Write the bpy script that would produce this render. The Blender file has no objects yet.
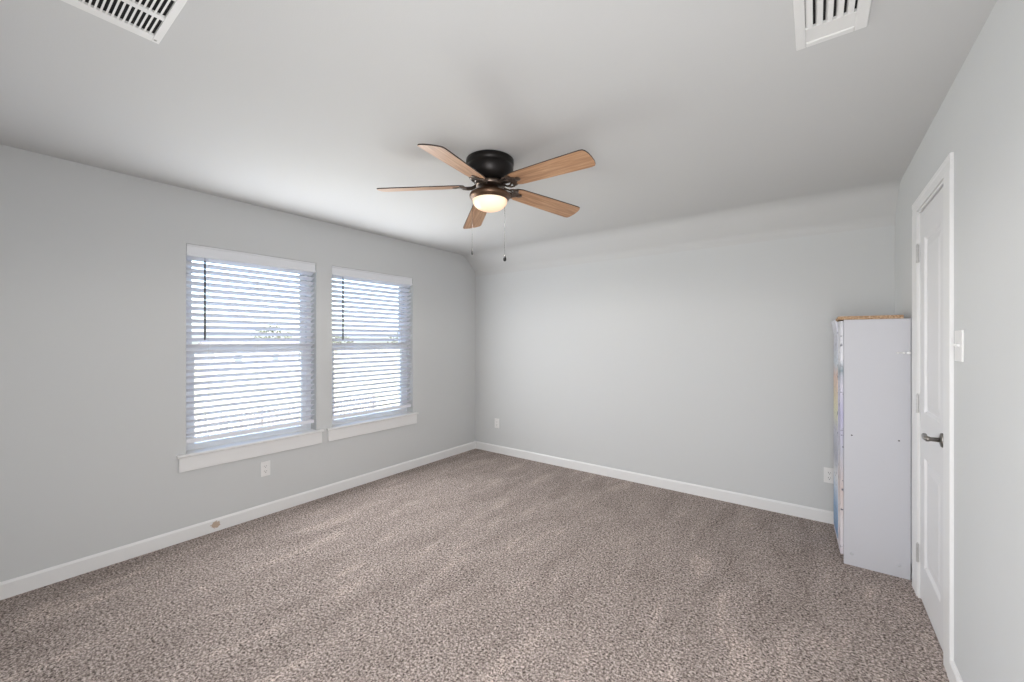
import bpy, bmesh, math, random
from mathutils import Vector, Matrix
random.seed(7)
C = bpy.context.scene.collection
SC = bpy.context.scene
R = math.radians
PI = math.pi

# ------------------------------------------------------------------ camera, sky, sun, lamps, exposure
cam_d = bpy.data.cameras.new('camera')
cam_d.sensor_width = 36.0
cam_d.lens = 408.0 / 1024.0 * 36.0
cam_d.shift_y = -1.3 / 1024.0
cam_d.clip_start = 0.02
cam_d.clip_end = 500
cam = bpy.data.objects.new('camera', cam_d)
cam.location = (3.505, -3.925, 1.392)
cam.rotation_euler = (R(90), 0, R(36.65))
C.objects.link(cam)
SC.camera = cam

SC.view_settings.view_transform = 'Standard'
SC.view_settings.look = 'None'
SC.view_settings.gamma = 1.0
SC.view_settings.use_curve_mapping = False
SC.view_settings.exposure = 0.07

world = bpy.data.worlds.new('world')
SC.world = world
world.use_nodes = True
wn = world.node_tree.nodes
wl = world.node_tree.links
wn.clear()
wo = wn.new('ShaderNodeOutputWorld')
wb = wn.new('ShaderNodeBackground')
ws = wn.new('ShaderNodeTexSky')
ws.sky_type = 'NISHITA'
ws.sun_disc = False
ws.sun_elevation = R(48)
ws.sun_rotation = R(110)
ws.dust_density = 3.0
ws.air_density = 1.0
wb.inputs['Strength'].default_value = 1.5
wl.new(ws.outputs[0], wb.inputs[0])
wl.new(wb.outputs[0], wo.inputs[0])


def lamp(name, kind, loc, rot, power, color=(1, 1, 1), size=1.0, size_y=None):
    d = bpy.data.lights.new(name, kind)
    d.energy = power
    d.color = color
    if kind == 'AREA':
        d.size = size
        if size_y:
            d.shape = 'RECTANGLE'
            d.size_y = size_y
    elif kind == 'SUN':
        d.angle = size
    else:
        d.shadow_soft_size = size
    o = bpy.data.objects.new(name, d)
    o.location = loc
    o.rotation_euler = rot
    C.objects.link(o)
    return o


# the sun stands behind the house and lights the yard, not the room
lamp('sun', 'SUN', (30, -10, 30), (R(38), 0, R(68)), 3.6, (1.0, 0.96, 0.88), R(1.0))
# added fill lamp at the near wall, behind the camera; no doorway is built
lamp('near_wall_fill', 'AREA', (3.45, -4.12, 1.0), (R(75), 0, R(25)), 58.0, (0.985, 0.99, 1.0), 0.8, 1.5)
# daylight pouring in through the two windows
for wy in (-2.543, -1.477):
    lamp('window_daylight', 'AREA', (0.037, wy, 1.33), (0, R(-90), 0), 20.0, (0.965, 0.985, 1.0), 1.36, 0.86)

# ------------------------------------------------------------------ materials


def mat(name, color, rough=0.6, metallic=0.0, spec=0.5, bump=None, var=None):
    """plain surface with an optional fine noise in colour (var) and relief (bump=(scale, strength, distance))"""
    m = bpy.data.materials.new(name)
    m.use_nodes = True
    nt = m.node_tree
    b = nt.nodes['Principled BSDF']
    b.inputs['Base Color'].default_value = (*color, 1)
    b.inputs['Roughness'].default_value = rough
    b.inputs['Metallic'].default_value = metallic
    b.inputs['Specular IOR Level'].default_value = spec
    if bump or var:
        tc = nt.nodes.new('ShaderNodeTexCoord')
    if var:
        n = nt.nodes.new('ShaderNodeTexNoise')
        n.inputs['Scale'].default_value = var[0]
        n.inputs['Detail'].default_value = 4
        nt.links.new(tc.outputs['Object'], n.inputs['Vector'])
        mx = nt.nodes.new('ShaderNodeMix')
        mx.data_type = 'RGBA'
        mx.inputs['A'].default_value = (*color, 1)
        mx.inputs['B'].default_value = (*[c * var[1] for c in color], 1)
        nt.links.new(n.outputs['Fac'], mx.inputs['Factor'])
        nt.links.new(mx.outputs['Result'], b.inputs['Base Color'])
    if bump:
        n = nt.nodes.new('ShaderNodeTexNoise')
        n.inputs['Scale'].default_value = bump[0]
        n.inputs['Detail'].default_value = 3
        nt.links.new(tc.outputs['Object'], n.inputs['Vector'])
        bp = nt.nodes.new('ShaderNodeBump')
        bp.inputs['Strength'].default_value = bump[1]
        bp.inputs['Distance'].default_value = bump[2]
        nt.links.new(n.outputs['Fac'], bp.inputs['Height'])
        nt.links.new(bp.outputs['Normal'], b.inputs['Normal'])
    return m


M = {}
M['wall'] = mat('wall_paint', (0.61, 0.617, 0.617), 0.85, spec=0.25, bump=(220, 0.12, 0.002))
M['ceiling'] = mat('ceiling_paint', (0.595, 0.595, 0.59), 0.9, spec=0.2, bump=(180, 0.12, 0.002))
M['trim'] = mat('white_trim_paint', (0.80, 0.795, 0.79), 0.4, var=(6, 0.97))
M['door'] = mat('white_door_paint', (0.745, 0.74, 0.745), 0.42, bump=(90, 0.05, 0.001))
M['vinyl'] = mat('white_vinyl', (0.79, 0.80, 0.83), 0.45, var=(5, 0.97))
M['plate'] = mat('white_plastic', (0.82, 0.81, 0.80), 0.35, var=(20, 0.98))
M['slot'] = mat('dark_slot', (0.05, 0.05, 0.05), 0.8, var=(30, 0.7))
M['bronze_dark'] = mat('dark_bronze', (0.018, 0.015, 0.014), 0.38, 0.6, var=(25, 0.7))
M['bronze'] = mat('oil_rubbed_bronze', (0.16, 0.095, 0.06), 0.36, 0.75, var=(40, 0.6))
M['iron'] = mat('antique_blade_iron', (0.22, 0.17, 0.14), 0.3, 0.9, var=(60, 0.35))
M['edge'] = mat('dark_blade_edge', (0.05, 0.035, 0.028), 0.5, var=(30, 0.7))
M['nickel'] = mat('brushed_nickel', (0.30, 0.28, 0.26), 0.3, 1.0, var=(60, 0.7))
M['hinge'] = mat('painted_hinge', (0.62, 0.61, 0.60), 0.35, 0.5, var=(60, 0.8))
M['vent'] = mat('white_vent_metal', (0.78, 0.775, 0.76), 0.45, var=(12, 0.96))
M['vent_shade'] = mat('painted_vent_shade', (0.015, 0.014, 0.014), 0.9, var=(12, 0.6))  # near-black colour standing for the shade inside the vents
M['laminate'] = mat('white_laminate', (0.57, 0.57, 0.605), 0.5, var=(3, 0.97))
M['wand'] = mat('dark_wand', (0.07, 0.07, 0.08), 0.3, var=(30, 0.8))
M['cord'] = mat('blind_cord', (0.72, 0.72, 0.72), 0.8, var=(40, 0.9))
M['chain'] = mat('chain_metal', (0.008, 0.007, 0.006), 0.7, 0.0, var=(90, 0.6))
M['black_knob'] = mat('black_knob', (0.006, 0.006, 0.006), 0.5, var=(40, 0.7))


def nodes_of(name):
    m = bpy.data.materials.new(name)
    m.use_nodes = True
    return m, m.node_tree.nodes, m.node_tree.links, m.node_tree.nodes['Principled BSDF']


def ramp(nd, stops, interp='LINEAR'):
    r = nd.new('ShaderNodeValToRGB')
    r.color_ramp.interpolation = interp
    e = r.color_ramp.elements
    while len(e) < len(stops):
        e.new(0.5)
    for i, (p, c) in enumerate(stops):
        e[i].position = p
        e[i].color = (*c, 1)
    return r


# translucent white slats
m, nd, lk, b = nodes_of('blind_slat')
b.inputs['Base Color'].default_value = (0.74, 0.75, 0.80, 1)
b.inputs['Roughness'].default_value = 0.5
tc = nd.new('ShaderNodeTexCoord')
nz = nd.new('ShaderNodeTexNoise')
nz.inputs['Scale'].default_value = 8
lk.new(tc.outputs['Object'], nz.inputs['Vector'])
rp = ramp(nd, [(0.3, (0.80, 0.80, 0.86)), (0.7, (0.84, 0.84, 0.88))])
lk.new(nz.outputs['Fac'], rp.inputs[0])
lk.new(rp.outputs[0], b.inputs['Base Color'])
M['slat'] = m

# window glass: clear pane with a faint reflection
m, nd, lk, b = nodes_of('window_glass')
nd.remove(b)
out = nd['Material Output']
tr = nd.new('ShaderNodeBsdfTransparent')
tr.inputs[0].default_value = (0.94, 0.96, 0.97, 1)
gl = nd.new('ShaderNodeBsdfGlossy')
gl.inputs['Roughness'].default_value = 0.02
fr = nd.new('ShaderNodeFresnel')
fr.inputs['IOR'].default_value = 1.45
mx = nd.new('ShaderNodeMixShader')
lk.new(fr.outputs[0], mx.inputs[0])
lk.new(tr.outputs[0], mx.inputs[1])
lk.new(gl.outputs[0], mx.inputs[2])
lk.new(mx.outputs[0], out.inputs['Surface'])
M['glass'] = m

# lit frosted bowl
m, nd, lk, b = nodes_of('lit_frosted_glass')
b.inputs['Base Color'].default_value = (0.35, 0.30, 0.25, 1)
b.inputs['Roughness'].default_value = 0.3
lw = nd.new('ShaderNodeLayerWeight')
lw.inputs['Blend'].default_value = 0.45
rp = ramp(nd, [(0.0, (1.0, 0.92, 0.76)), (0.35, (1.0, 0.82, 0.58)), (0.7, (0.82, 0.54, 0.32)), (1.0, (0.55, 0.30, 0.15))])
lk.new(lw.outputs['Facing'], rp.inputs[0])
lk.new(rp.outputs[0], b.inputs['Emission Color'])
b.inputs['Emission Strength'].default_value = 0.95
M['bowl'] = m

# oak blades (grain along local x)
m, nd, lk, b = nodes_of('oak_blade')
tc = nd.new('ShaderNodeTexCoord')
mp = nd.new('ShaderNodeMapping')
mp.inputs['Scale'].default_value = (1.6, 26, 20)
n1 = nd.new('ShaderNodeTexNoise')
n1.inputs['Scale'].default_value = 2.2
n1.inputs['Detail'].default_value = 8
n1.inputs['Roughness'].default_value = 0.65
n1.inputs['Distortion'].default_value = 0.6
lk.new(tc.outputs['Object'], mp.inputs[0])
lk.new(mp.outputs[0], n1.inputs['Vector'])
rp = ramp(nd, [(0.25, (0.19, 0.085, 0.04)), (0.48, (0.43, 0.235, 0.125)), (0.72, (0.62, 0.39, 0.235))])
lk.new(n1.outputs['Fac'], rp.inputs[0])
lk.new(rp.outputs[0], b.inputs['Base Color'])
b.inputs['Roughness'].default_value = 0.42
M['oak'] = m

# particle board edge
m, nd, lk, b = nodes_of('particle_board')
tc = nd.new('ShaderNodeTexCoord')
n1 = nd.new('ShaderNodeTexNoise')
n1.inputs['Scale'].default_value = 120
n1.inputs['Detail'].default_value = 3
lk.new(tc.outputs['Object'], n1.inputs['Vector'])
rp = ramp(nd, [(0.35, (0.24, 0.13, 0.06)), (0.55, (0.50, 0.33, 0.20)), (0.7, (0.62, 0.46, 0.32))])
lk.new(n1.outputs['Fac'], rp.inputs[0])
lk.new(rp.outputs[0], b.inputs['Base Color'])
b.inputs['Roughness'].default_value = 0.9
M['particle'] = m


def print_mat(name, stops, zmax, warp):
    """bands of colour up the height with torn, wavy borders: a printed picture"""
    m, nd, lk, b = nodes_of(name)
    tc = nd.new('ShaderNodeTexCoord')
    sp = nd.new('ShaderNodeSeparateXYZ')
    lk.new(tc.outputs['Object'], sp.inputs[0])
    nz = nd.new('ShaderNodeTexNoise')
    nz.inputs['Scale'].default_value = 14
    nz.inputs['Detail'].default_value = 4
    lk.new(tc.outputs['Object'], nz.inputs['Vector'])
    a1 = nd.new('ShaderNodeMath')
    a1.operation = 'MULTIPLY_ADD'
    lk.new(nz.outputs['Fac'], a1.inputs[0])
    a1.inputs[1].default_value = warp
    a1.inputs[2].default_value = -warp / 2
    a2 = nd.new('ShaderNodeMath')
    a2.operation = 'ADD'
    lk.new(sp.outputs['Z'], a2.inputs[0])
    lk.new(a1.outputs[0], a2.inputs[1])
    a3 = nd.new('ShaderNodeMath')
    a3.operation = 'DIVIDE'
    lk.new(a2.outputs[0], a3.inputs[0])
    a3.inputs[1].default_value = zmax
    rp = ramp(nd, stops)
    lk.new(a3.outputs[0], rp.inputs[0])
    # dark ink flecks
    n2 = nd.new('ShaderNodeTexNoise')
    n2.inputs['Scale'].default_value = 38
    n2.inputs['Detail'].default_value = 5
    lk.new(tc.outputs['Object'], n2.inputs['Vector'])
    r2 = ramp(nd, [(0.60, (0, 0, 0)), (0.68, (1, 1, 1))])
    lk.new(n2.outputs['Fac'], r2.inputs[0])
    mx = nd.new('ShaderNodeMix')
    mx.data_type = 'RGBA'
    lk.new(r2.outputs[0], mx.inputs['Factor'])
    lk.new(rp.outputs[0], mx.inputs['A'])
    mx.inputs['B'].default_value = (0.10, 0.10, 0.14, 1)
    lk.new(mx.outputs['Result'], b.inputs['Base Color'])
    b.inputs['Roughness'].default_value = 0.4
    return m


M['print'] = print_mat('printed_picture', [
    (0.0, (0.55, 0.62, 0.72)), (0.06, (0.10, 0.22, 0.40)), (0.17, (0.18, 0.32, 0.52)), (0.26, (0.50, 0.58, 0.70)),
    (0.32, (0.68, 0.68, 0.70)), (0.40, (0.36, 0.37, 0.44)), (0.52, (0.50, 0.50, 0.58)), (0.60, (0.66, 0.64, 0.42)),
    (0.68, (0.66, 0.56, 0.40)), (0.76, (0.66, 0.46, 0.38)), (0.82, (0.58, 0.64, 0.70)), (0.90, (0.52, 0.53, 0.60)),
    (1.0, (0.62, 0.62, 0.67))], 1.5, 0.10)
M['print_edge'] = print_mat('printed_border', [
    (0.0, (0.62, 0.58, 0.64)), (0.16, (0.70, 0.66, 0.68)), (0.30, (0.62, 0.52, 0.50)), (0.45, (0.50, 0.50, 0.56)),
    (0.62, (0.46, 0.44, 0.62)), (0.74, (0.60, 0.58, 0.66)), (0.80, (0.20, 0.26, 0.30)), (0.84, (0.72, 0.72, 0.76)),
    (1.0, (0.58, 0.58, 0.62))], 1.5, 0.12)

# cut pile carpet
m, nd, lk, b = nodes_of('carpet_pile')
tc = nd.new('ShaderNodeTexCoord')
v1 = nd.new('ShaderNodeTexNoise')
v1.inputs['Scale'].default_value = 96
v1.inputs['Distortion'].default_value = 0.5
v1.inputs['Detail'].default_value = 5
v1.inputs['Roughness'].default_value = 0.72
lk.new(tc.outputs['Object'], v1.inputs['Vector'])
rp = ramp(nd, [(0.36, (0.03, 0.023, 0.020)), (0.44, (0.215, 0.175, 0.157)), (0.52, (0.395, 0.332, 0.301)), (0.62, (0.70, 0.605, 0.56))])
lk.new(v1.outputs['Fac'], rp.inputs[0])
# pile lying one way or the other in long brushed strokes
mp = nd.new('ShaderNodeMapping')
mp.inputs['Rotation'].default_value = (0, 0, R(8))
mp.inputs['Scale'].default_value = (4.2, 1.25, 1)
lk.new(tc.outputs['Object'], mp.inputs[0])
n2 = nd.new('ShaderNodeTexNoise')
n2.inputs['Scale'].default_value = 1.5
n2.inputs['Detail'].default_value = 5
n2.inputs['Distortion'].default_value = 0.5
lk.new(mp.outputs[0], n2.inputs['Vector'])
r2 = ramp(nd, [(0.34, (0.88, 0.875, 0.87)), (0.48, (1, 1, 1)), (0.58, (1.04, 1.04, 1.04)), (0.66, (1.22, 1.21, 1.20))])
lk.new(n2.outputs['Fac'], r2.inputs[0])
mx = nd.new('ShaderNodeMix')
mx.data_type = 'RGBA'
mx.blend_type = 'MULTIPLY'
mx.inputs['Factor'].default_value = 1.0
lk.new(rp.outputs[0], mx.inputs['A'])
lk.new(r2.outputs[0], mx.inputs['B'])
lk.new(mx.outputs['Result'], b.inputs['Base Color'])
b.inputs['Roughness'].default_value = 1.0
b.inputs['Specular IOR Level'].default_value = 0.05
n3 = nd.new('ShaderNodeTexNoise')
n3.inputs['Scale'].default_value = 110
n3.inputs['Detail'].default_value = 4
lk.new(tc.outputs['Object'], n3.inputs['Vector'])
bp = nd.new('ShaderNodeBump')
bp.inputs['Strength'].default_value = 1.0
bp.inputs['Distance'].default_value = 0.012
lk.new(n3.outputs['Fac'], bp.inputs['Height'])
lk.new(bp.outputs['Normal'], b.inputs['Normal'])
M['carpet'] = m

# skirting with one scuffed brown spot
m, nd, lk, b = nodes_of('scuffed_trim_paint')
b.inputs['Roughness'].default_value = 0.4
tc = nd.new('ShaderNodeTexCoord')
nz = nd.new('ShaderNodeTexNoise')
nz.inputs['Scale'].default_value = 70
nz.inputs['Detail'].default_value = 3
lk.new(tc.outputs['Object'], nz.inputs['Vector'])
vm = nd.new('ShaderNodeVectorMath')
vm.operation = 'DISTANCE'
lk.new(tc.outputs['Object'], vm.inputs[0])
vm.inputs[1].default_value = (0.012, -2.835, 0.050)
ma = nd.new('ShaderNodeMath')
ma.operation = 'MULTIPLY_ADD'
lk.new(nz.outputs['Fac'], ma.inputs[0])
ma.inputs[1].default_value = -0.046
lk.new(vm.outputs['Value'], ma.inputs[2])
rp = ramp(nd, [(0.0, (0.52, 0.40, 0.31)), (0.001, (0.60, 0.50, 0.42)), (0.003, (0.80, 0.795, 0.79))])
lk.new(ma.outputs[0], rp.inputs[0])
lk.new(rp.outputs[0], b.inputs['Base Color'])
M['trim_scuffed'] = m

# outdoors
M['lawn'] = mat('dry_lawn', (0.46, 0.43, 0.26), 1.0, spec=0.1, var=(0.35, 0.75))
M['fence'] = mat('weathered_fence', (0.25, 0.23, 0.222), 0.9, spec=0.1, var=(3, 0.7))
M['leaf'] = mat('tree_leaves', (0.16, 0.17, 0.13), 0.9, spec=0.1, var=(1.2, 0.55))
M['bark'] = mat('tree_bark', (0.20, 0.16, 0.12), 0.95, spec=0.1, var=(6, 0.6))
M['house'] = mat('house_siding', (0.50, 0.49, 0.50), 0.85, spec=0.2, var=(2, 0.9))
M['roof'] = mat('house_shingles', (0.22, 0.21, 0.22), 0.95, spec=0.1, var=(4, 0.7))
M['dark_glass'] = mat('far_window', (0.12, 0.14, 0.17), 0.2, var=(3, 0.8))

# ------------------------------------------------------------------ mesh helpers


def obj(name, bm, material, parent=None, smooth=False, bevel=None, mats=None):
    bmesh.ops.recalc_face_normals(bm, faces=bm.faces)
    me = bpy.data.meshes.new(name)
    if smooth:
        for f in bm.faces:
            f.smooth = True
    bm.to_mesh(me)
    bm.free()
    for mm in (mats or [material]):
        me.materials.append(mm)
    o = bpy.data.objects.new(name, me)
    C.objects.link(o)
    if parent:
        o.parent = parent
    if bevel:
        md = o.modifiers.new('bevel', 'BEVEL')
        md.width = bevel
        md.segments = 2
        md.limit_method = 'ANGLE'
        md.angle_limit = R(40)
    return o


def empty(name, loc=(0, 0, 0), rotz=0.0):
    o = bpy.data.objects.new(name, None)
    o.location = loc
    o.rotation_euler = (0, 0, rotz)
    C.objects.link(o)
    return o


def tag(o, label, cat, group=None):
    o['label'] = label
    o['category'] = cat
    if group:
        o['group'] = group
    return o


def structure(o):
    o['kind'] = 'structure'
    return o


def box(bm, x0, x1, y0, y1, z0, z1, mi=0):
    v = [bm.verts.new(p) for p in ((x0, y0, z0), (x1, y0, z0), (x1, y1, z0), (x0, y1, z0),
                                   (x0, y0, z1), (x1, y0, z1), (x1, y1, z1), (x0, y1, z1))]
    for i in ((0, 3, 2, 1), (4, 5, 6, 7), (0, 1, 5, 4), (1, 2, 6, 5), (2, 3, 7, 6), (3, 0, 4, 7)):
        f = bm.faces.new([v[k] for k in i])
        f.material_index = mi
    return v


def one_box(*a):
    bm = bmesh.new()
    box(bm, *a)
    return bm


def prism(bm, pts, axis, a, b, mi=0):
    """extrude a closed outline (pairs) along an axis from a to b"""
    def P(p, t):
        if axis == 'x':
            return (t, p[0], p[1])
        if axis == 'y':
            return (p[0], t, p[1])
        return (p[0], p[1], t)
    va = [bm.verts.new(P(p, a)) for p in pts]
    vb = [bm.verts.new(P(p, b)) for p in pts]
    n = len(pts)
    fs = [bm.faces.new(va), bm.faces.new(vb[::-1])]
    for i in range(n):
        fs.append(bm.faces.new((va[i], vb[i], vb[(i + 1) % n], va[(i + 1) % n])))
    for f in fs:
        f.material_index = mi
    return fs


def lathe(bm, prof, n=48, cx=0, cy=0, cap=True):
    """revolve (radius, z) pairs about the vertical"""
    rings = []
    for r, z in prof:
        if r < 1e-5:
            rings.append([bm.verts.new((cx, cy, z))])
        else:
            rings.append([bm.verts.new((cx + r * math.cos(2 * PI * k / n), cy + r * math.sin(2 * PI * k / n), z)) for k in range(n)])
    for a, b in zip(rings, rings[1:]):
        for k in range(n):
            k2 = (k + 1) % n
            if len(a) == 1 and len(b) == 1:
                continue
            if len(a) == 1:
                bm.faces.new((a[0], b[k], b[k2]))
            elif len(b) == 1:
                bm.faces.new((a[k], b[0], a[k2]))
            else:
                bm.faces.new((a[k], b[k], b[k2], a[k2]))
    if cap:
        for rg in (rings[0], rings[-1]):
            if len(rg) > 2:
                bm.faces.new(rg)


def tube(bm, pts, rad, n=10):
    """swept round bar through points; rad a number or one per point"""
    pts = [Vector(p) for p in pts]
    rads = rad if isinstance(rad, (list, tuple)) else [rad] * len(pts)
    rings = []
    up = Vector((0, 0, 1))
    for i, p in enumerate(pts):
        t = (pts[min(i + 1, len(pts) - 1)] - pts[max(i - 1, 0)]).normalized()
        a = t.cross(up)
        if a.length < 1e-3:
            a = t.cross(Vector((1, 0, 0)))
        a.normalize()
        b = t.cross(a).normalized()
        rings.append([bm.verts.new(p + rads[i] * (math.cos(2 * PI * k / n) * a + math.sin(2 * PI * k / n) * b)) for k in range(n)])
    for a, b in zip(rings, rings[1:]):
        for k in range(n):
            bm.faces.new((a[k], b[k], b[(k + 1) % n], a[(k + 1) % n]))
    bm.faces.new(rings[0])
    bm.faces.new(rings[-1][::-1])


def ball(bm, c, r, seg=12):
    bmesh.ops.create_uvsphere(bm, u_segments=seg, v_segments=max(6, seg // 2), radius=r, matrix=Matrix.Translation(c))


def holed_wall(us, vs, holes, place, t0, t1):
    """a slab over the grid us x vs with rectangular openings; place(u, v, t) gives the point"""
    bm = bmesh.new()
    cache = {}

    def V(i, j, k):
        if (i, j, k) not in cache:
            cache[(i, j, k)] = bm.verts.new(place(us[i], vs[j], t0 if k == 0 else t1))
        return cache[(i, j, k)]

    def solid(i, j):
        if i < 0 or j < 0 or i >= len(us) - 1 or j >= len(vs) - 1:
            return False
        u, v = (us[i] + us[i + 1]) / 2, (vs[j] + vs[j + 1]) / 2
        return not any(a < u < b and c < v < d for a, b, c, d in holes)
    for i in range(len(us) - 1):
        for j in range(len(vs) - 1):
            if not solid(i, j):
                continue
            bm.faces.new((V(i, j, 0), V(i + 1, j, 0), V(i + 1, j + 1, 0), V(i, j + 1, 0)))
            bm.faces.new((V(i, j, 1), V(i, j + 1, 1), V(i + 1, j + 1, 1), V(i + 1, j, 1)))
            for di, dj, e in ((-1, 0, ((i, j), (i, j + 1))), (1, 0, ((i + 1, j), (i + 1, j + 1))),
                              (0, -1, ((i, j), (i + 1, j))), (0, 1, ((i, j + 1), (i + 1, j + 1)))):
                if not solid(i + di, j + dj):
                    (a, b_), (c, d) = e
                    bm.faces.new((V(a, b_, 0), V(c, d, 0), V(c, d, 1), V(a, b_, 1)))
    return bm


# ------------------------------------------------------------------ room shell
XR, YN, ZC = 3.955, -4.20, 2.44          # right wall, near wall, ceiling
WZ0, WZ1 = 0.60, 2.062                   # window opening heights
WINS = [(-3.003, -2.083), (-1.938, -1.016)]
DY0, DY1, DZ = -1.405, -0.840, 2.085     # closet door opening

structure(obj('floor', one_box(-0.17, XR + 0.75, YN - 0.15, 0.15, -0.12, 0.0), M['carpet']))

us = sorted({YN - 0.15, 0.0, *[w for p in WINS for w in p]})
structure(obj('wall_left', holed_wall(us, [0.0, WZ0, WZ1, 2.50], [(a, b, WZ0, WZ1) for a, b in WINS],
                                      lambda u, v, t: (t, u, v), 0.0, -0.17), M['wall']))
structure(obj('wall_back', one_box(-0.17, XR + 0.12, 0.0, 0.12, 0.0, 2.50), M['wall']))
structure(obj('wall_right', holed_wall([YN - 0.15, DY0, DY1, 0.0], [0.0, DZ, 2.50], [(DY0, DY1, -1, DZ)],
                                       lambda u, v, t: (t, u, v), XR, XR + 0.12), M['wall']))
structure(obj('wall_near', one_box(0.0, XR, YN - 0.15, YN, 0.0, 2.50), M['wall']))

# ceiling: flat, then clipped down to the back wall with soft folds
prof = [(YN - 0.15, ZC)]
fold1, fold2 = (-0.205, ZC), (0.0, 2.250)
dv = Vector((0.205, -0.19)).normalized()
r1 = 0.08
for k in range(7):
    t = k / 6
    a = Vector(fold1) + Vector((-r1, 0))
    c = Vector(fold1) + dv * r1
    p = (1 - t) ** 2 * a + 2 * t * (1 - t) * Vector(fold1) + t * t * c
    prof.append((p.x, p.y))
r2 = 0.05
for k in range(6):
    t = k / 5
    a = Vector(fold2) - dv * r2
    c = Vector(fold2) + Vector((0, -r2))
    p = (1 - t) ** 2 * a + 2 * t * (1 - t) * Vector(fold2) + t * t * c
    prof.append((p.x, p.y))
prof += [(0.0, 2.62), (YN - 0.15, 2.62)]
bm = bmesh.new()
prism(bm, prof, 'x', 0.0, XR)
structure(obj('ceiling', bm, M['ceiling']))

# skirting boards (top edge eased)
BH, BT = 0.092, 0.013


def skirting(name, axis, at, a, b, sgn, material):
    bm = bmesh.new()
    pts = [(at, 0.0), (at + sgn * BT, 0.0), (at + sgn * BT, BH - 0.012), (at + sgn * BT * 0.55, BH - 0.003), (at + sgn * BT * 0.4, BH), (at, BH)]
    prism(bm, pts, axis, a, b)
    return structure(obj(name, bm, material))


skirting('baseboard_left', 'y', 0.0, YN, 0.0, 1, M['trim_scuffed'])
skirting('baseboard_back', 'x', 0.0, BT, XR, -1, M['trim'])
skirting('baseboard_right', 'y', XR, YN, -1.525, -1, M['trim'])
skirting('trim_1', 'y', XR, -0.205, -BT, -1, M['trim'])
skirting('baseboard_near', 'x', YN, BT, XR - BT, 1, M['trim'])

# closet behind the door
structure(obj('wall_closet', one_box(XR + 0.62, XR + 0.70, DY0 - 0.3, DY1 + 0.3, 0.0, 2.5), M['wall']))

# ------------------------------------------------------------------ windows
for n, (a, b_) in enumerate(WINS):
    w = structure(empty('window_%d' % (n + 1), (0, (a + b_) / 2, WZ0)))

    def L(bm):
        bmesh.ops.translate(bm, verts=bm.verts, vec=(0, -(a + b_) / 2, -WZ0))
        return bm
    xo, xi, xm = -0.165, -0.095, -0.130
    fw = 0.035
    bm = bmesh.new()
    box(bm, xo, xi, a, a + fw, WZ0, WZ1)
    box(bm, xo, xi, b_ - fw, b_, WZ0, WZ1)
    box(bm, xo, xi, a + fw, b_ - fw, WZ1 - fw, WZ1)
    box(bm, xo, xi, a + fw, b_ - fw, WZ0, WZ0 + 0.012)
    obj('window_frame', L(bm), M['vinyl'], w)
    zm = 1.322

    def sash(x0, x1, z0, z1, sw, bw=None):
        bw = bw or sw
        bm = bmesh.new()
        y0, y1 = a + fw, b_ - fw
        box(bm, x0, x1, y0, y0 + sw, z0, z1)
        box(bm, x0, x1, y1 - sw, y1, z0, z1)
        box(bm, x0, x1, y0 + sw, y1 - sw, z1 - sw, z1)
        box(bm, x0, x1, y0 + sw, y1 - sw, z0, z0 + bw)
        s = obj('sash', L(bm), M['vinyl'], w)
        bm = one_box((x0 + x1) / 2 - 0.003, (x0 + x1) / 2 + 0.003, y0 + sw, y1 - sw, z0 + bw, z1 - sw)
        obj('pane', L(bm), M['glass'], s)
        return s
    sash(-0.163, -0.135, zm - 0.005, WZ1 - fw, 0.034)
    sash(-0.132, -0.100, WZ0 + 0.012, zm + 0.025, 0.040, 0.028)
    bm = bmesh.new()
    prism(bm, [(-0.097, WZ0 - 0.020), (0.026, WZ0 - 0.020), (0.032, WZ0 - 0.014), (0.032, WZ0 - 0.004), (0.027, WZ0 + 0.001), (-0.097, WZ0 + 0.001)],
          'y', a + 0.0005, b_ - 0.0005)
    for y0, y1 in ((a - 0.055, a + 0.0005), (b_ - 0.0005, b_ + 0.055)):
        prism(bm, [(0.0, WZ0 - 0.020), (0.026, WZ0 - 0.020), (0.032, WZ0 - 0.014), (0.032, WZ0 - 0.004), (0.027, WZ0 + 0.001), (0.0, WZ0 + 0.001)],
              'y', y0, y1)
    obj('window_sill', L(bm), M['trim'], w)
    obj('apron', L(one_box(0.0, 0.018, a - 0.043, b_ + 0.043, WZ0 - 0.118, WZ0 - 0.0195)), M['trim'], w, bevel=0.002)

# ------------------------------------------------------------------ blinds
SLAT_W, PITCH, TILT = 0.050, 0.0445, R(30)


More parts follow.
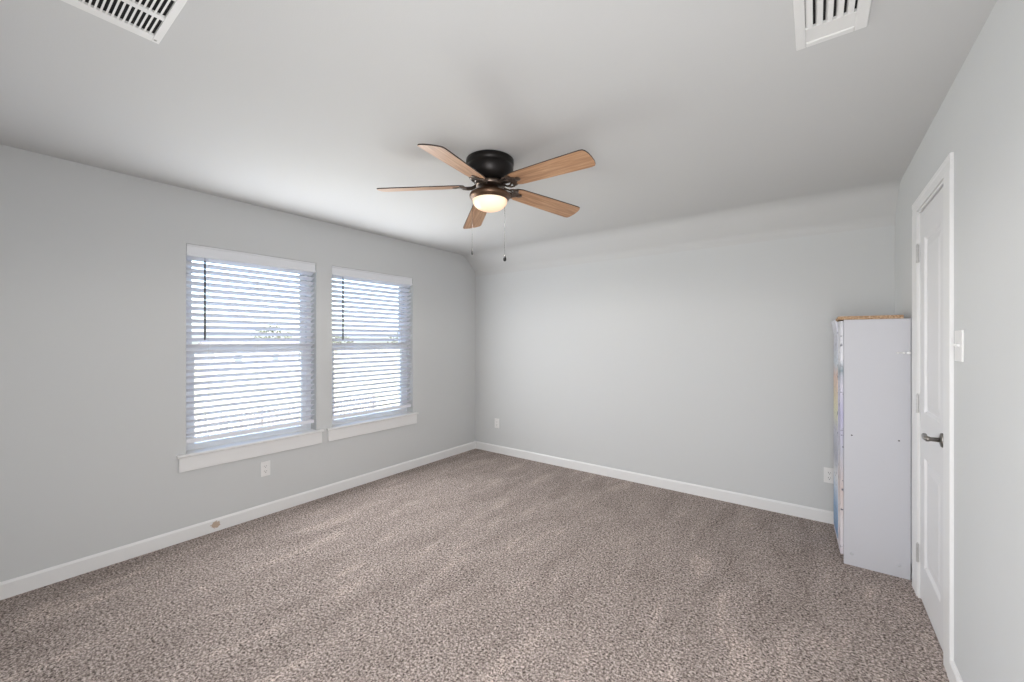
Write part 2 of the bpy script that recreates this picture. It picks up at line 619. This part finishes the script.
def blind_parts(root, width):
    """everything in the blind's own frame: origin at the head, centre of the opening"""
    h = width / 2 - 0.006
    # valance: a shallow moulded board with returns
    bm = bmesh.new()
    prism(bm, [(-0.012, -0.082), (-0.004, -0.082), (-0.002, -0.074), (-0.006, -0.066), (-0.006, -0.018), (-0.002, -0.010), (-0.002, -0.002), (-0.012, -0.002)], 'y', -h - 0.002, h + 0.002)
    obj('valance', bm, M['vinyl'], root)
    obj('head_rail', one_box(-0.072, -0.018, -h, h, -0.048, -0.003), M['vinyl'], root)
    # slats
    bm = bmesh.new()
    z = -0.092
    zs = []
    while z > -1.372:
        zs.append(z)
        c, s = math.cos(TILT), math.sin(TILT)
        out = []
        N = 6
        for k in range(N + 1):
            u = -0.5 + k / N
            crown = 0.0022 * (1 - 4 * u * u)
            out.append((u * SLAT_W, crown + 0.0016))
        for k in range(N, -1, -1):
            u = -0.5 + k / N
            crown = 0.0022 * (1 - 4 * u * u)
            out.append((u * SLAT_W, crown - 0.0016))
        pts = [(-0.046 + p * c - q * s, z + p * s + q * c) for p, q in out]
        prism(bm, pts, 'y', -h, h)
        z -= PITCH
    obj('slats', bm, M['slat'], root)
    bm = bmesh.new()
    box(bm, -0.071, -0.021, -h, h, zs[-1] - 0.060, zs[-1] - 0.030)
    obj('bottom_rail', bm, M['slat'], root, bevel=0.003)
    for y in (-h + 0.13, 0.0, h - 0.13):
        bm = bmesh.new()
        for x in (-0.0195, -0.0725):
            tube(bm, [(x, y, -0.05), (x, y, zs[-1] - 0.040)], 0.0009, 6)
        obj('ladder_cord', bm, M['cord'], root)
    bm = bmesh.new()
    y = -h + 0.105
    tube(bm, [(-0.008, y, -0.084), (-0.008, y, -0.11)], 0.0018, 8)
    tube(bm, [(-0.008, y, -0.105), (-0.008, y, -0.45), (-0.008, y, -0.662), (-0.008, y, -0.672)], [0.0060, 0.0060, 0.0064, 0.0035], 8)
    obj('tilt_wand', bm, M['wand'], root)


for n, (a, b_) in enumerate(WINS):
    r = empty('window_blind', (0, (a + b_) / 2, WZ1))
    blind_parts(r, b_ - a)
    tag(r, ('white slatted blind in the wider-looking window farther from the room corner, fence seen through it',
            'white slatted blind in the window beside the room corner')[n], 'blind', 'horizontal blinds in the windows')

# ------------------------------------------------------------------ ceiling fan
FX, FY = 1.981, -2.092
fan = empty('ceiling_fan', (FX, FY, ZC))
tag(fan, 'flush mounted bronze ceiling fan with five oak blades and lit bowl', 'ceiling fan')
bm = bmesh.new()
lathe(bm, [(0.0, 0.0), (0.132, 0.0), (0.139, -0.006), (0.139, -0.030), (0.134, -0.036), (0.134, -0.043), (0.138, -0.048), (0.136, -0.070),
           (0.124, -0.100), (0.104, -0.122), (0.080, -0.132), (0.0, -0.132)], 64)
obj('motor_housing', bm, M['bronze_dark'], fan, smooth=True)
bm = bmesh.new()
lathe(bm, [(0.0, -0.1325), (0.083, -0.1325), (0.088, -0.138), (0.088, -0.152), (0.080, -0.160), (0.0, -0.160)], 48)
obj('flywheel', bm, M['iron'], fan, smooth=True)
bm = bmesh.new()
lathe(bm, [(0.0, -0.161), (0.050, -0.161), (0.052, -0.176), (0.062, -0.183), (0.095, -0.190), (0.115, -0.199), (0.119, -0.206), (0.119, -0.216),
           (0.113, -0.226), (0.106, -0.230), (0.104, -0.236), (0.0, -0.236)], 64)
obj('light_fitter', bm, M['bronze'], fan, smooth=True)
bm = bmesh.new()
pr = [(0.101, -0.2365)]
for k in range(0, 13):
    t = k / 12 * PI / 2
    pr.append((0.101 * math.cos(t) ** 0.9 if k < 12 else 0.0, -0.239 - 0.058 * math.sin(t)))
lathe(bm, pr, 48)
obj('glass_bowl', bm, M['bowl'], fan, smooth=True)
fl = lamp('fan_light', 'SPOT', (FX, FY, ZC - 0.325), (0, 0, 0), 31.0, (1.0, 0.96, 0.92), 0.07)
fl.data.spot_size = R(178)
fl.data.spot_blend = 0.25


def blade_bm():
    bm = bmesh.new()
    r0, r1 = 0.150, 0.655
    out = []
    # leading half outline then mirrored
    half = [(r0, 0.030), (r0 + 0.012, 0.047), (r0 + 0.05, 0.057), (0.40, 0.064), (r1 - 0.03, 0.069), (r1 - 0.012, 0.066), (r1 - 0.003, 0.056), (r1 + 0.004, 0.030), (r1 + 0.006, 0.0)]
    out = half + [(x, -y) for x, y in reversed(half[:-1])]
    prism(bm, out, 'z', -0.003, 0.003, 0)
    bm.faces.ensure_lookup_table()
    for f in bm.faces:
        f.material_index = 0 if abs(f.normal.z) > 0.5 or len(f.verts) > 6 else 1
    return bm


PITCHB = R(-13.4)
DROOPS = [1.5, 4.2, 6.2, 1.1, 4.7]      # the blades sag unevenly
ROOTZ = -0.158
blade0 = None
for k in range(5):
    ang = R(-2.3 + 72 * k)
    if blade0 is None:
        bl = obj('blade', blade_bm(), None, fan, mats=[M['oak'], M['edge']])
        bm = bmesh.new()
        # two scrolling arms and a three lobed plate under the blade
        for s in (-1, 1):
            tube(bm, [(0.070, s * 0.012, 0.008), (0.092, s * 0.022, -0.004), (0.112, s * 0.030, -0.012), (0.135, s * 0.026, -0.013), (0.152, s * 0.014, -0.009)],
                 [0.007, 0.006, 0.005, 0.005, 0.006], 8)
            tube(bm, [(0.112, s * 0.030, -0.012), (0.130, s * 0.044, -0.012), (0.150, s * 0.046, -0.010), (0.166, s * 0.036, -0.008)], [0.004, 0.005, 0.005, 0.005], 8)
        tube(bm, [(0.070, 0, 0.008), (0.100, 0, -0.006), (0.150, 0, -0.008)], [0.009, 0.007, 0.007], 8)
        for (px, py, pr_) in ((0.160, -0.036, 0.016), (0.160, 0.036, 0.016), (0.205, 0.0, 0.017)):
            lathe(bm, [(0.0, -0.0035), (pr_, -0.0035), (pr_, -0.0075), (pr_ * 0.55, -0.010), (0.0, -0.011)], 20, px, py)
        prism(bm, [(0.150, -0.030), (0.175, -0.030), (0.205, -0.010), (0.205, 0.010), (0.175, 0.030), (0.150, 0.030)], 'z', -0.0075, -0.0035)
        ir = obj('blade_iron', bm, M['iron'], bl, smooth=False)
        blade0, iron0 = bl, ir
    else:
        bl = blade0.copy()
        C.objects.link(bl)
        bl.parent = fan
        ir = iron0.copy()
        C.objects.link(ir)
        ir.parent = bl
    mt = Matrix.Rotation(ang, 4, 'Z') @ Matrix.Rotation(R(DROOPS[k]), 4, 'Y') @ Matrix.Rotation(PITCHB, 4, 'X')
    bl.matrix_local = Matrix.Translation((0, 0, ROOTZ + 0.008)) @ mt
c36, s36 = math.cos(R(36.65)), math.sin(R(36.65))
for (off, z1, kind) in ((-0.104, -0.53, 0), (0.086, -0.565, 1)):
    px, py = off * c36, off * s36
    bm = bmesh.new()
    z = -0.212
    tube(bm, [(px, py, z), (px, py, z1)], 0.0009, 6)
    zz = z
    while zz > z1:
        ball(bm, (px, py, zz), 0.0017, 6)
        zz -= 0.009
    ch = obj('pull_chain', bm, M['chain'], fan)
    bm = bmesh.new()
    if kind:
        lathe(bm, [(0.0, z1 + 0.012), (0.003, z1 + 0.010), (0.005, z1 + 0.002), (0.009, z1 - 0.008), (0.010, z1 - 0.016), (0.007, z1 - 0.024), (0.0, z1 - 0.027)], 20, px, py)
        obj('chain_knob', bm, M['black_knob'], ch, smooth=True)
    else:
        lathe(bm, [(0.0, z1 + 0.010), (0.003, z1 + 0.008), (0.0045, z1 - 0.004), (0.0055, z1 - 0.016), (0.004, z1 - 0.022), (0.0, z1 - 0.023)], 16, px, py)
        obj('chain_knob', bm, M['black_knob'], ch, smooth=True)

# ------------------------------------------------------------------ air vents
# return grille: rows of fine bars
rg = empty('return_grille', (1.87, -3.78, ZC))
tag(rg, 'large white return air grille with rows of narrow black slots on the ceiling', 'air vent')
GX0, GX1, GY0, GY1 = 1.650 - 1.87, 2.112 - 1.87, -4.06 + 3.78, -3.515 + 3.78
rows = [(1.690, 1.796), (1.818, 1.924), (1.946, 2.072)]
rows = [(a - 1.87, b - 1.87) for a, b in rows]
y0s, y1s = GY0 + 0.026, GY1 - 0.021
bm = bmesh.new()
xs = [GX0] + [v for p in rows for v in p] + [GX1]
zt, zb = -0.0005, -0.009
for i in range(0, len(xs), 2):
    box(bm, xs[i], xs[i + 1], y0s, y1s, zb, zt)
box(bm, GX0, GX1, GY0, y0s, zb, zt)
box(bm, GX0, GX1, y1s, GY1, zb, zt)
obj('frame', bm, M['vent'], rg, bevel=0.0015)
obj('vent_shade_plate', one_box(rows[0][0] - 0.004, rows[-1][1] + 0.004, y0s - 0.004, y1s + 0.004, -0.0012, -0.0002), M['vent_shade'], rg)  # thin dark plate painting the shade behind the bars; no hole is cut
for a, b_ in rows:
    bm = bmesh.new()
    y = y1s - 0.0095
    while y > y0s + 0.004:
        prism(bm, [(y - 0.0056, -0.0085), (y - 0.0002, -0.0085), (y + 0.0014, -0.0018), (y - 0.0018, -0.0018)], 'x', a, b_)
        y -= 0.0131
    obj('bar_row', bm, M['vent'], rg)
for sx, sy in ((GX0 + 0.016, GY1 - 0.012), (GX1 - 0.016, GY1 - 0.012), (GX0 + 0.016, GY0 + 0.012), (GX1 - 0.016, GY0 + 0.012)):
    bm = bmesh.new()
    lathe(bm, [(0.0, -0.0088), (0.005, -0.0088), (0.004, -0.0106), (0.0, -0.0112)], 14, sx, sy)
    obj('screw', bm, M['hinge'], rg, smooth=True)

# supply register: angled vanes beside a blank end
sr = empty('supply_register', (3.546, -2.32, ZC))
tag(sr, 'small white supply register with angled vanes on the ceiling near the right wall', 'air vent')
x0, x1, y0, y1 = -0.097, 0.097, -0.185, 0.185
vx0, vx1, vy0, vy1 = -0.068, 0.063, -0.080, 0.080
bm = bmesh.new()
# stepped flange
for (a, b_, c_, d) in ((x0, vx0, y0, y1), (vx1, x1, y0, y1), (vx0, vx1, y0, -0.160), (vx0, vx1, 0.160, y1)):
    box(bm, a, b_, c_, d, -0.010, -0.0005)
obj('frame', bm, M['vent'], sr, bevel=0.003)
for s in (-1, 1):
    bm = bmesh.new()
    prism(bm, sorted([(s * 0.160, -0.0005), (s * 0.160, -0.006)]) [::-1] + [(s * 0.086, -0.006), (s * 0.086, -0.011), (s * 0.078, -0.011), (s * 0.078, -0.0005)], 'x', vx0, vx1)
    obj('end_panel', bm, M['vent'], sr)
obj('vent_shade_plate', one_box(vx0, vx1, vy0, vy1, -0.0012, -0.0003), M['vent_shade'], sr)  # dark plate on the ceiling, shade behind the vanes put into its colour
nv = 5
for k in range(nv):
    x = vx0 + 0.0005 + k * (vx1 - vx0) / nv
    bm = bmesh.new()
    pts = [(x, -0.002), (x + 0.002, -0.006), (x + 0.007, -0.0095), (x + 0.0185, -0.0115), (x + 0.0195, -0.0105), (x + 0.009, -0.0085), (x + 0.0045, -0.0055), (x + 0.0035, -0.002)]
    prism(bm, pts, 'y', vy0 + 0.002, vy1 - 0.002)
    obj('vane', bm, M['vent'], sr)

# ------------------------------------------------------------------ outlets and switch


def outlet(name, loc, rotz, label):
    """duplex outlet; its face looks along local -y"""
    o = empty(name, loc, rotz)
    tag(o, label, 'outlet', 'wall outlets')
    bm = bmesh.new()
    prism(bm, [(-0.035, -0.0575), (0.035, -0.0575), (0.035, 0.0575), (-0.035, 0.0575)], 'y', -0.0055, 0.0)
    obj('cover_plate', bm, M['plate'], o, bevel=0.002)
    for z in (-0.0195, 0.0195):
        bm = bmesh.new()
        pts = [(-0.017, z - 0.009), (-0.012, z - 0.0145), (0.012, z - 0.0145), (0.017, z - 0.009), (0.017, z + 0.009), (0.012, z + 0.0145), (-0.012, z + 0.0145), (-0.017, z + 0.009)]
        prism(bm, pts, 'y', -0.0068, -0.0054)
        rc = obj('receptacle', bm, M['plate'], o)
        bm = bmesh.new()
        box(bm, -0.0080, -0.0055, -0.0072, -0.0066, z - 0.002, z + 0.007)
        box(bm, 0.0055, 0.0080, -0.0072, -0.0066, z - 0.001, z + 0.006)
        box(bm, -0.0022, 0.0022, -0.0072, -0.0066, z - 0.0105, z - 0.006)
        obj('slots', bm, M['slot'], rc)
    return o


outlet('wall_outlet', (0.0, -2.495, 0.368), R(90), 'white wall outlet below the sill of the window farther from the corner')
outlet('wall_outlet', (0.355, 0.0, 0.362), 0, 'white wall outlet on the back wall near the window corner')
outlet('wall_outlet', (3.590, 0.0, 0.362), 0, 'white wall outlet on the back wall beside the tall white cabinet')

sw = empty('light_switch', (XR, -1.622, 1.368), R(-90))
tag(sw, 'white double light switch on the right wall beside the closet door', 'light switch')
bm = bmesh.new()
prism(bm, [(-0.051, -0.0605), (0.051, -0.0605), (0.051, 0.0605), (-0.051, 0.0605)], 'y', -0.0065, 0.0)
obj('cover_plate', bm, M['plate'], sw, bevel=0.002)
for x in (-0.023, 0.023):
    bm = bmesh.new()
    prism(bm, [(-0.0062, -0.0055), (-0.015, 0.001), (-0.0165, 0.006), (-0.0145, 0.0085), (-0.0062, 0.0065)], 'x', x - 0.0052, x + 0.0052)
    obj('toggle', bm, M['plate'], sw, bevel=0.0008)

# ------------------------------------------------------------------ closet door
door = structure(empty('door_1', (XR, DY1, 0.0)))


def D(bm):
    bmesh.ops.translate(bm, verts=bm.verts, vec=(-XR, -DY1, 0))
    return bm


CW = 0.120
xf = XR - 0.0125


def casing_profile(y_in, y_out):
    """stepped casing, thicker along its outer edge, in plan"""
    d = y_out - y_in
    return [(XR, y_in), (XR - 0.009, y_in), (xf + 0.002, y_in + 0.08 * d), (xf + 0.002, y_in + 0.60 * d), (xf, y_in + 0.68 * d), (xf, y_in + 0.97 * d), (xf + 0.002, y_out), (XR, y_out)]


bm = bmesh.new()
prism(bm, casing_profile(DY0 - 0.003, DY0 - 0.003 - CW), 'z', 0.0, DZ + 0.004)
obj('casing', D(bm), M['trim'], door)
bm = bmesh.new()
prism(bm, casing_profile(DY1 + 0.003, DY1 + 0.003 + CW), 'z', 0.0, DZ + 0.004)
obj('casing', D(bm), M['trim'], door)
bm = bmesh.new()
hd = 0.064
z0 = DZ + 0.004
prism(bm, [(XR, z0), (XR - 0.009, z0), (xf + 0.002, z0 + 0.08 * hd), (xf + 0.002, z0 + 0.6 * hd), (xf, z0 + 0.68 * hd), (xf, z0 + 0.97 * hd), (xf + 0.002, z0 + hd), (XR, z0 + hd)],
      'y', DY0 - 0.003 - CW, DY1 + 0.003 + CW)
obj('head_casing', D(bm), M['trim'], door)
bm = bmesh.new()
JX = XR + 0.12
box(bm, XR - 0.006, JX, DY0 - 0.001, DY0 + 0.012, 0.0, DZ)
box(bm, XR - 0.006, JX, DY1 - 0.012, DY1 + 0.001, 0.0, DZ)
box(bm, XR - 0.006, JX, DY0 + 0.012, DY1 - 0.012, DZ - 0.012, DZ)
box(bm, XR + 0.037, XR + 0.060, DY0 + 0.012, DY0 + 0.022, 0.0, DZ - 0.012)
box(bm, XR + 0.037, XR + 0.060, DY1 - 0.022, DY1 - 0.012, 0.0, DZ - 0.012)
obj('jamb', D(bm), M['trim'], door)
# leaf with two raised and fielded panels
LX0, LX1 = XR + 0.002, XR + 0.036
LY0, LY1, LZ0, LZ1 = DY0 + 0.015, DY1 - 0.015, 0.012, DZ - 0.017
PY0, PY1 = LY0 + 0.095, LY1 - 0.095
panels = [(0.205, 0.780), (1.010, 1.925)]
us = [LY0, PY0, PY1, LY1]
vs = [LZ0, panels[0][0], panels[0][1], panels[1][0], panels[1][1], LZ1]
bm = holed_wall(us, vs, [(PY0, PY1, *p) for p in panels], lambda u, v, t: (t, u, v), LX0, LX1)
leaf = obj('door_leaf', D(bm), M['door'], door)
for (za, zb_) in panels:
    bm = bmesh.new()

    def ringv(inset, x):
        return [bm.verts.new((x, PY0 + inset, za + inset)), bm.verts.new((x, PY1 - inset, za + inset)), bm.verts.new((x, PY1 - inset, zb_ - inset)), bm.verts.new((x, PY0 + inset, zb_ - inset))]
    rings = [ringv(0.0, LX0 + 0.0005), ringv(0.004, LX0 + 0.001), ringv(0.014, LX0 + 0.010), ringv(0.024, LX0 + 0.011), ringv(0.058, LX0 + 0.0035), ringv(0.064, LX0 + 0.003)]
    for p, q in zip(rings, rings[1:]):
        for k in range(4):
            bm.faces.new((p[k], q[k], q[(k + 1) % 4], p[(k + 1) % 4]))
    bm.faces.new(rings[-1])
    bk = ringv(0.0, LX1 - 0.002)
    for k in range(4):
        bm.faces.new((rings[0][k], bk[k], bk[(k + 1) % 4], rings[0][(k + 1) % 4]))
    bm.faces.new(bk)
    obj('door_panel', D(bm), M['door'], leaf)
# lever handle
HY, HZ_ = LY0 + 0.042, 0.948
bm = bmesh.new()
lathe(bm, [(0.0, 0.0), (0.031, 0.0), (0.032, -0.003), (0.030, -0.008), (0.020, -0.011), (0.012, -0.013), (0.0, -0.013)], 28)
lathe(bm, [(0.0, -0.012), (0.010, -0.012), (0.0095, -0.040), (0.012, -0.046), (0.012, -0.056), (0.0, -0.058)], 20)
bmesh.ops.rotate(bm, verts=bm.verts, cent=(0, 0, 0), matrix=Matrix.Rotation(R(90), 3, 'Y'))
bmesh.ops.translate(bm, verts=bm.verts, vec=(LX0, HY, HZ_))
hn = obj('door_handle', D(bm), M['nickel'], leaf, smooth=True)
bm = bmesh.new()
x = LX0 - 0.050
tube(bm, [(x, HY - 0.006, HZ_), (x, HY + 0.020, HZ_ - 0.001), (x + 0.001, HY + 0.050, HZ_ - 0.004), (x + 0.002, HY + 0.072, HZ_ - 0.003), (x + 0.004, HY + 0.092, HZ_ + 0.000), (x + 0.006, HY + 0.101, HZ_ + 0.001)],
     [0.010, 0.011, 0.012, 0.0105, 0.010, 0.007], 12)
obj('lever', D(bm), M['nickel'], hn, smooth=True)
# hinges
for z in (0.243, 1.046, 1.854):
    bm = bmesh.new()
    yk, xk = DY1 - 0.0135, XR - 0.009
    for k in range(5):
        za = z - 0.048 + k * 0.0194
        lathe(bm, [(0.0, za), (0.0058, za), (0.0058, za + 0.0182), (0.0, za + 0.0182)], 14, xk, yk)
    lathe(bm, [(0.0, z + 0.049), (0.0045, z + 0.049), (0.003, z + 0.055), (0.0, z + 0.056)], 14, xk, yk)
    box(bm, XR - 0.0075, XR - 0.0062, yk, yk + 0.012, z - 0.046, z + 0.046)
    obj('hinge', D(bm), M['hinge'], door)

# ------------------------------------------------------------------ cabinet against the right wall
CX0, CX1, CY0, CY1, CH = 3.646, 3.946, -0.655, -0.215, 1.516
cab = empty('cabinet', ((CX0 + CX1) / 2, (CY0 + CY1) / 2, 0.0))
tag(cab, 'tall narrow white cabinet with colourful printed door beside the closet door', 'cabinet')


def K(bm):
    bmesh.ops.translate(bm, verts=bm.verts, vec=(-(CX0 + CX1) / 2, -(CY0 + CY1) / 2, 0))
    return bm


T = 0.016
obj('side_panel', K(one_box(CX0, CX1, CY0, CY0 + T, 0.0, CH)), M['laminate'], cab, bevel=0.001)
obj('side_panel', K(one_box(CX0, CX1, CY1 - T, CY1, 0.0, CH)), M['laminate'], cab, bevel=0.001)
obj('back_panel', K(one_box(CX1 + 0.0005, CX1 + 0.004, CY0 + 0.001, CY1 - 0.001, 0.10, CH + 0.008)), M['laminate'], cab)
obj('top_board', K(one_box(3.619, 3.917, CY0 - 0.004, CY1 + 0.004, CH + 0.0005, CH + 0.021)), M['particle'], cab)
obj('kick_board', K(one_box(CX0 + 0.03, CX0 + 0.045, CY0 + T, CY1 - T, 0.0, 0.07)), M['laminate'], cab)
for z in (0.07, 0.55, 1.02):
    obj('shelf', K(one_box(CX0 + 0.004, CX1 - 0.001, CY0 + T, CY1 - T, z, z + T)), M['laminate'], cab)
# door hinged at the near side and a little ajar
dl = 0.430
da = math.atan2(0.019, dl)
dr = empty('door', (0, 0, 0))
dr.parent = cab
HX, HYY = CX0 - 0.0015, CY0 + 0.004


def hung(bm):
    bmesh.ops.rotate(bm, verts=bm.verts, cent=(0, 0, 0), matrix=Matrix.Rotation(da, 3, 'Z'))
    bmesh.ops.translate(bm, verts=bm.verts, vec=(HX - (CX0 + CX1) / 2, HYY - (CY0 + CY1) / 2, 0))
    return bm


bpy.data.objects.remove(dr)
dr = obj('door', hung(one_box(-0.015, 0.0, 0.0, dl, 0.055, 1.508)), M['print_edge'], cab)
bm = bmesh.new()
N, xs_ = 14, []
g = []
for i in range(N + 1):
    z = 0.085 + (1.522 - 0.085) * i / N
    t = max(0.0, (z - 1.46) / 0.06)
    lift = 0.0012 + 0.012 * t * t + 0.0016 * math.sin(i * 1.7) ** 2
    g.append([(-0.015 - lift, y, z) for y in (0.16, 0.25, 0.34, dl + 0.004)] + [(-0.0148, y, z if z < 1.505 else 1.505) for y in (dl + 0.004, 0.34, 0.25, 0.16)])
rows_ = [[bm.verts.new(p) for p in r] for r in g]
for p, q in zip(rows_, rows_[1:]):
    for k in range(8):
        bm.faces.new((p[k], q[k], q[(k + 1) % 8], p[(k + 1) % 8]))
bm.faces.new(rows_[0])
bm.faces.new(rows_[-1][::-1])
pic = obj('printed_sheet', hung(bm), M['print'], dr)
pic['label'] = 'colourful picture sheet curling at its top edge'
# holes, cover caps and the anchor strap on the near side panel
for x, z in ((3.684, 0.803), (3.897, 0.800)):
    bm = bmesh.new()
    lathe(bm, [(0.0, 0.0), (0.0042, 0.0), (0.0042, 0.0006), (0.0, 0.0008)], 14)
    bmesh.ops.rotate(bm, verts=bm.verts, cent=(0, 0, 0), matrix=Matrix.Rotation(R(90), 3, 'X'))
    bmesh.ops.translate(bm, verts=bm.verts, vec=(x, CY0 - 0.0003, z))
    obj('screw_hole', K(bm), M['slot'], cab)
for x, z in ((3.684, 0.070), (3.897, 0.070)):
    bm = bmesh.new()
    lathe(bm, [(0.0, 0.0), (0.0085, 0.0), (0.007, 0.0018), (0.0, 0.0022)], 16)
    bmesh.ops.rotate(bm, verts=bm.verts, cent=(0, 0, 0), matrix=Matrix.Rotation(R(90), 3, 'X'))
    bmesh.ops.translate(bm, verts=bm.verts, vec=(x, CY0 - 0.0003, z))
    obj('cover_cap', K(bm), M['laminate'], cab, smooth=True)
ank = obj('anchor_strap', K(one_box(3.884, 3.945, CY0 - 0.0030, CY0 - 0.0003, 1.312, 1.318)), M['hinge'], cab)
for x, r_ in ((3.893, 0.0045), (3.917, 0.0055), (3.939, 0.0095)):
    bm = bmesh.new()
    lathe(bm, [(0.0, 0.0), (r_, 0.0), (r_, 0.004), (r_ * 0.6, 0.007), (0.0, 0.008)], 16)
    bmesh.ops.rotate(bm, verts=bm.verts, cent=(0, 0, 0), matrix=Matrix.Rotation(R(90), 3, 'X'))
    bmesh.ops.translate(bm, verts=bm.verts, vec=(x, CY0 - 0.0028, 1.315))
    obj('screw', K(bm), M['plate'], ank, smooth=True)

# ------------------------------------------------------------------ outdoors, seen between the slats
GZ = -2.9
structure(obj('ground', one_box(-420, -0.6, -120, 420, GZ - 0.2, GZ), M['lawn']))
FXo, FEND = -13.2, 7.7
fn = empty('picket_fence', (FXo, 0, GZ))
tag(fn, 'pale wooden picket fence across the yard outside the windows', 'fence')
bm = bmesh.new()
y = -2.0
while y < FEND:
    hgt = 1.72
    prism(bm, [(y, 0.06), (y + 0.10, 0.06), (y + 0.10, hgt - 0.05), (y + 0.05, hgt), (y, hgt - 0.05)], 'x', -0.012, 0.012)
    y += 0.155
obj('pickets', bm, M['fence'], fn)
bm = bmesh.new()
for z in (0.35, 1.35):
    box(bm, -0.05, -0.012, -2.0, FEND, z, z + 0.09)
obj('rails', bm, M['fence'], fn)
y = -2.0
while y < FEND:
    obj('post', one_box(-0.14, -0.05, y, y + 0.09, 0.0, 1.78), M['fence'], fn)
    y += 2.4


def tree(x, y, h, w, label):
    t = empty('tree', (x, y, GZ))
    tag(t, label, 'tree', 'trees beyond the fence')
    bm = bmesh.new()
    tube(bm, [(0, 0, 0), (0.05, 0.02, h * 0.3), (0.0, 0.08, h * 0.62)], [0.22, 0.16, 0.08], 10)
    for k in range(4):
        a = k * 1.7
        tube(bm, [(0.03, 0.03, h * 0.34), (w * 0.25 * math.cos(a), w * 0.25 * math.sin(a), h * 0.6)], [0.09, 0.04], 8)
    obj('trunk', bm, M['bark'], t)
    bm = bmesh.new()
    rnd = random.Random(int(x * 13 + y * 7))
    for k in range(260):
        a, r_, u = rnd.uniform(0, 2 * PI), math.sqrt(rnd.random()), rnd.uniform(-1, 1)
        rr = w * 0.5 * r_ * math.sqrt(max(0.05, 1 - u * u))
        c = Vector((rr * math.cos(a), rr * math.sin(a), h * 0.66 + u * h * 0.34))
        s = rnd.uniform(0.18, 0.42)
        mm = Matrix.Translation(c) @ Matrix.Rotation(rnd.uniform(0, PI), 4, 'X') @ Matrix.Rotation(rnd.uniform(0, PI), 4, 'Z') @ Matrix.Diagonal((s, s * 0.8, s * 0.6, 1))
        bmesh.ops.create_icosphere(bm, subdivisions=1, radius=1.0, matrix=mm)
    obj('crown', bm, M['leaf'], t)


TL = 'bushy tree beyond the fence outside, blurred by bright daylight'
for k in range(13):
    tree(-84 - 9 * (k % 3), -6 + k * 12 + 3 * (k % 2), 4.6 + 0.8 * ((k * 5) % 4), 7.5 + 1.1 * ((k * 3) % 4), TL)


def house(x, y, wd, dp, hh, label):
    t = empty('house', (x, y, GZ))
    tag(t, label, 'house')
    obj('walls', one_box(-dp / 2, dp / 2, -wd / 2, wd / 2, 0, hh), M['house'], t)
    bm = bmesh.new()
    prism(bm, [(-dp / 2 - 0.4, hh + 0.01), (dp / 2 + 0.4, hh + 0.01), (0, hh + 1.5)], 'y', -wd / 2 - 0.4, wd / 2 + 0.4)
    obj('roof', bm, M['roof'], t)
    for k in (-0.3, 0.05, 0.32):
        obj('window', one_box(dp / 2 + 0.005, dp / 2 + 0.05, wd * k - 0.5, wd * k + 0.5, 0.9, 2.1), M['dark_glass'], t)


house(-70, 25, 15, 9, 2.5, 'low pale house beyond the fence, seen through the window farther from the corner')
house(-72, 72, 14, 9, 2.5, 'low pale house across the lawn, seen through the window beside the room corner')
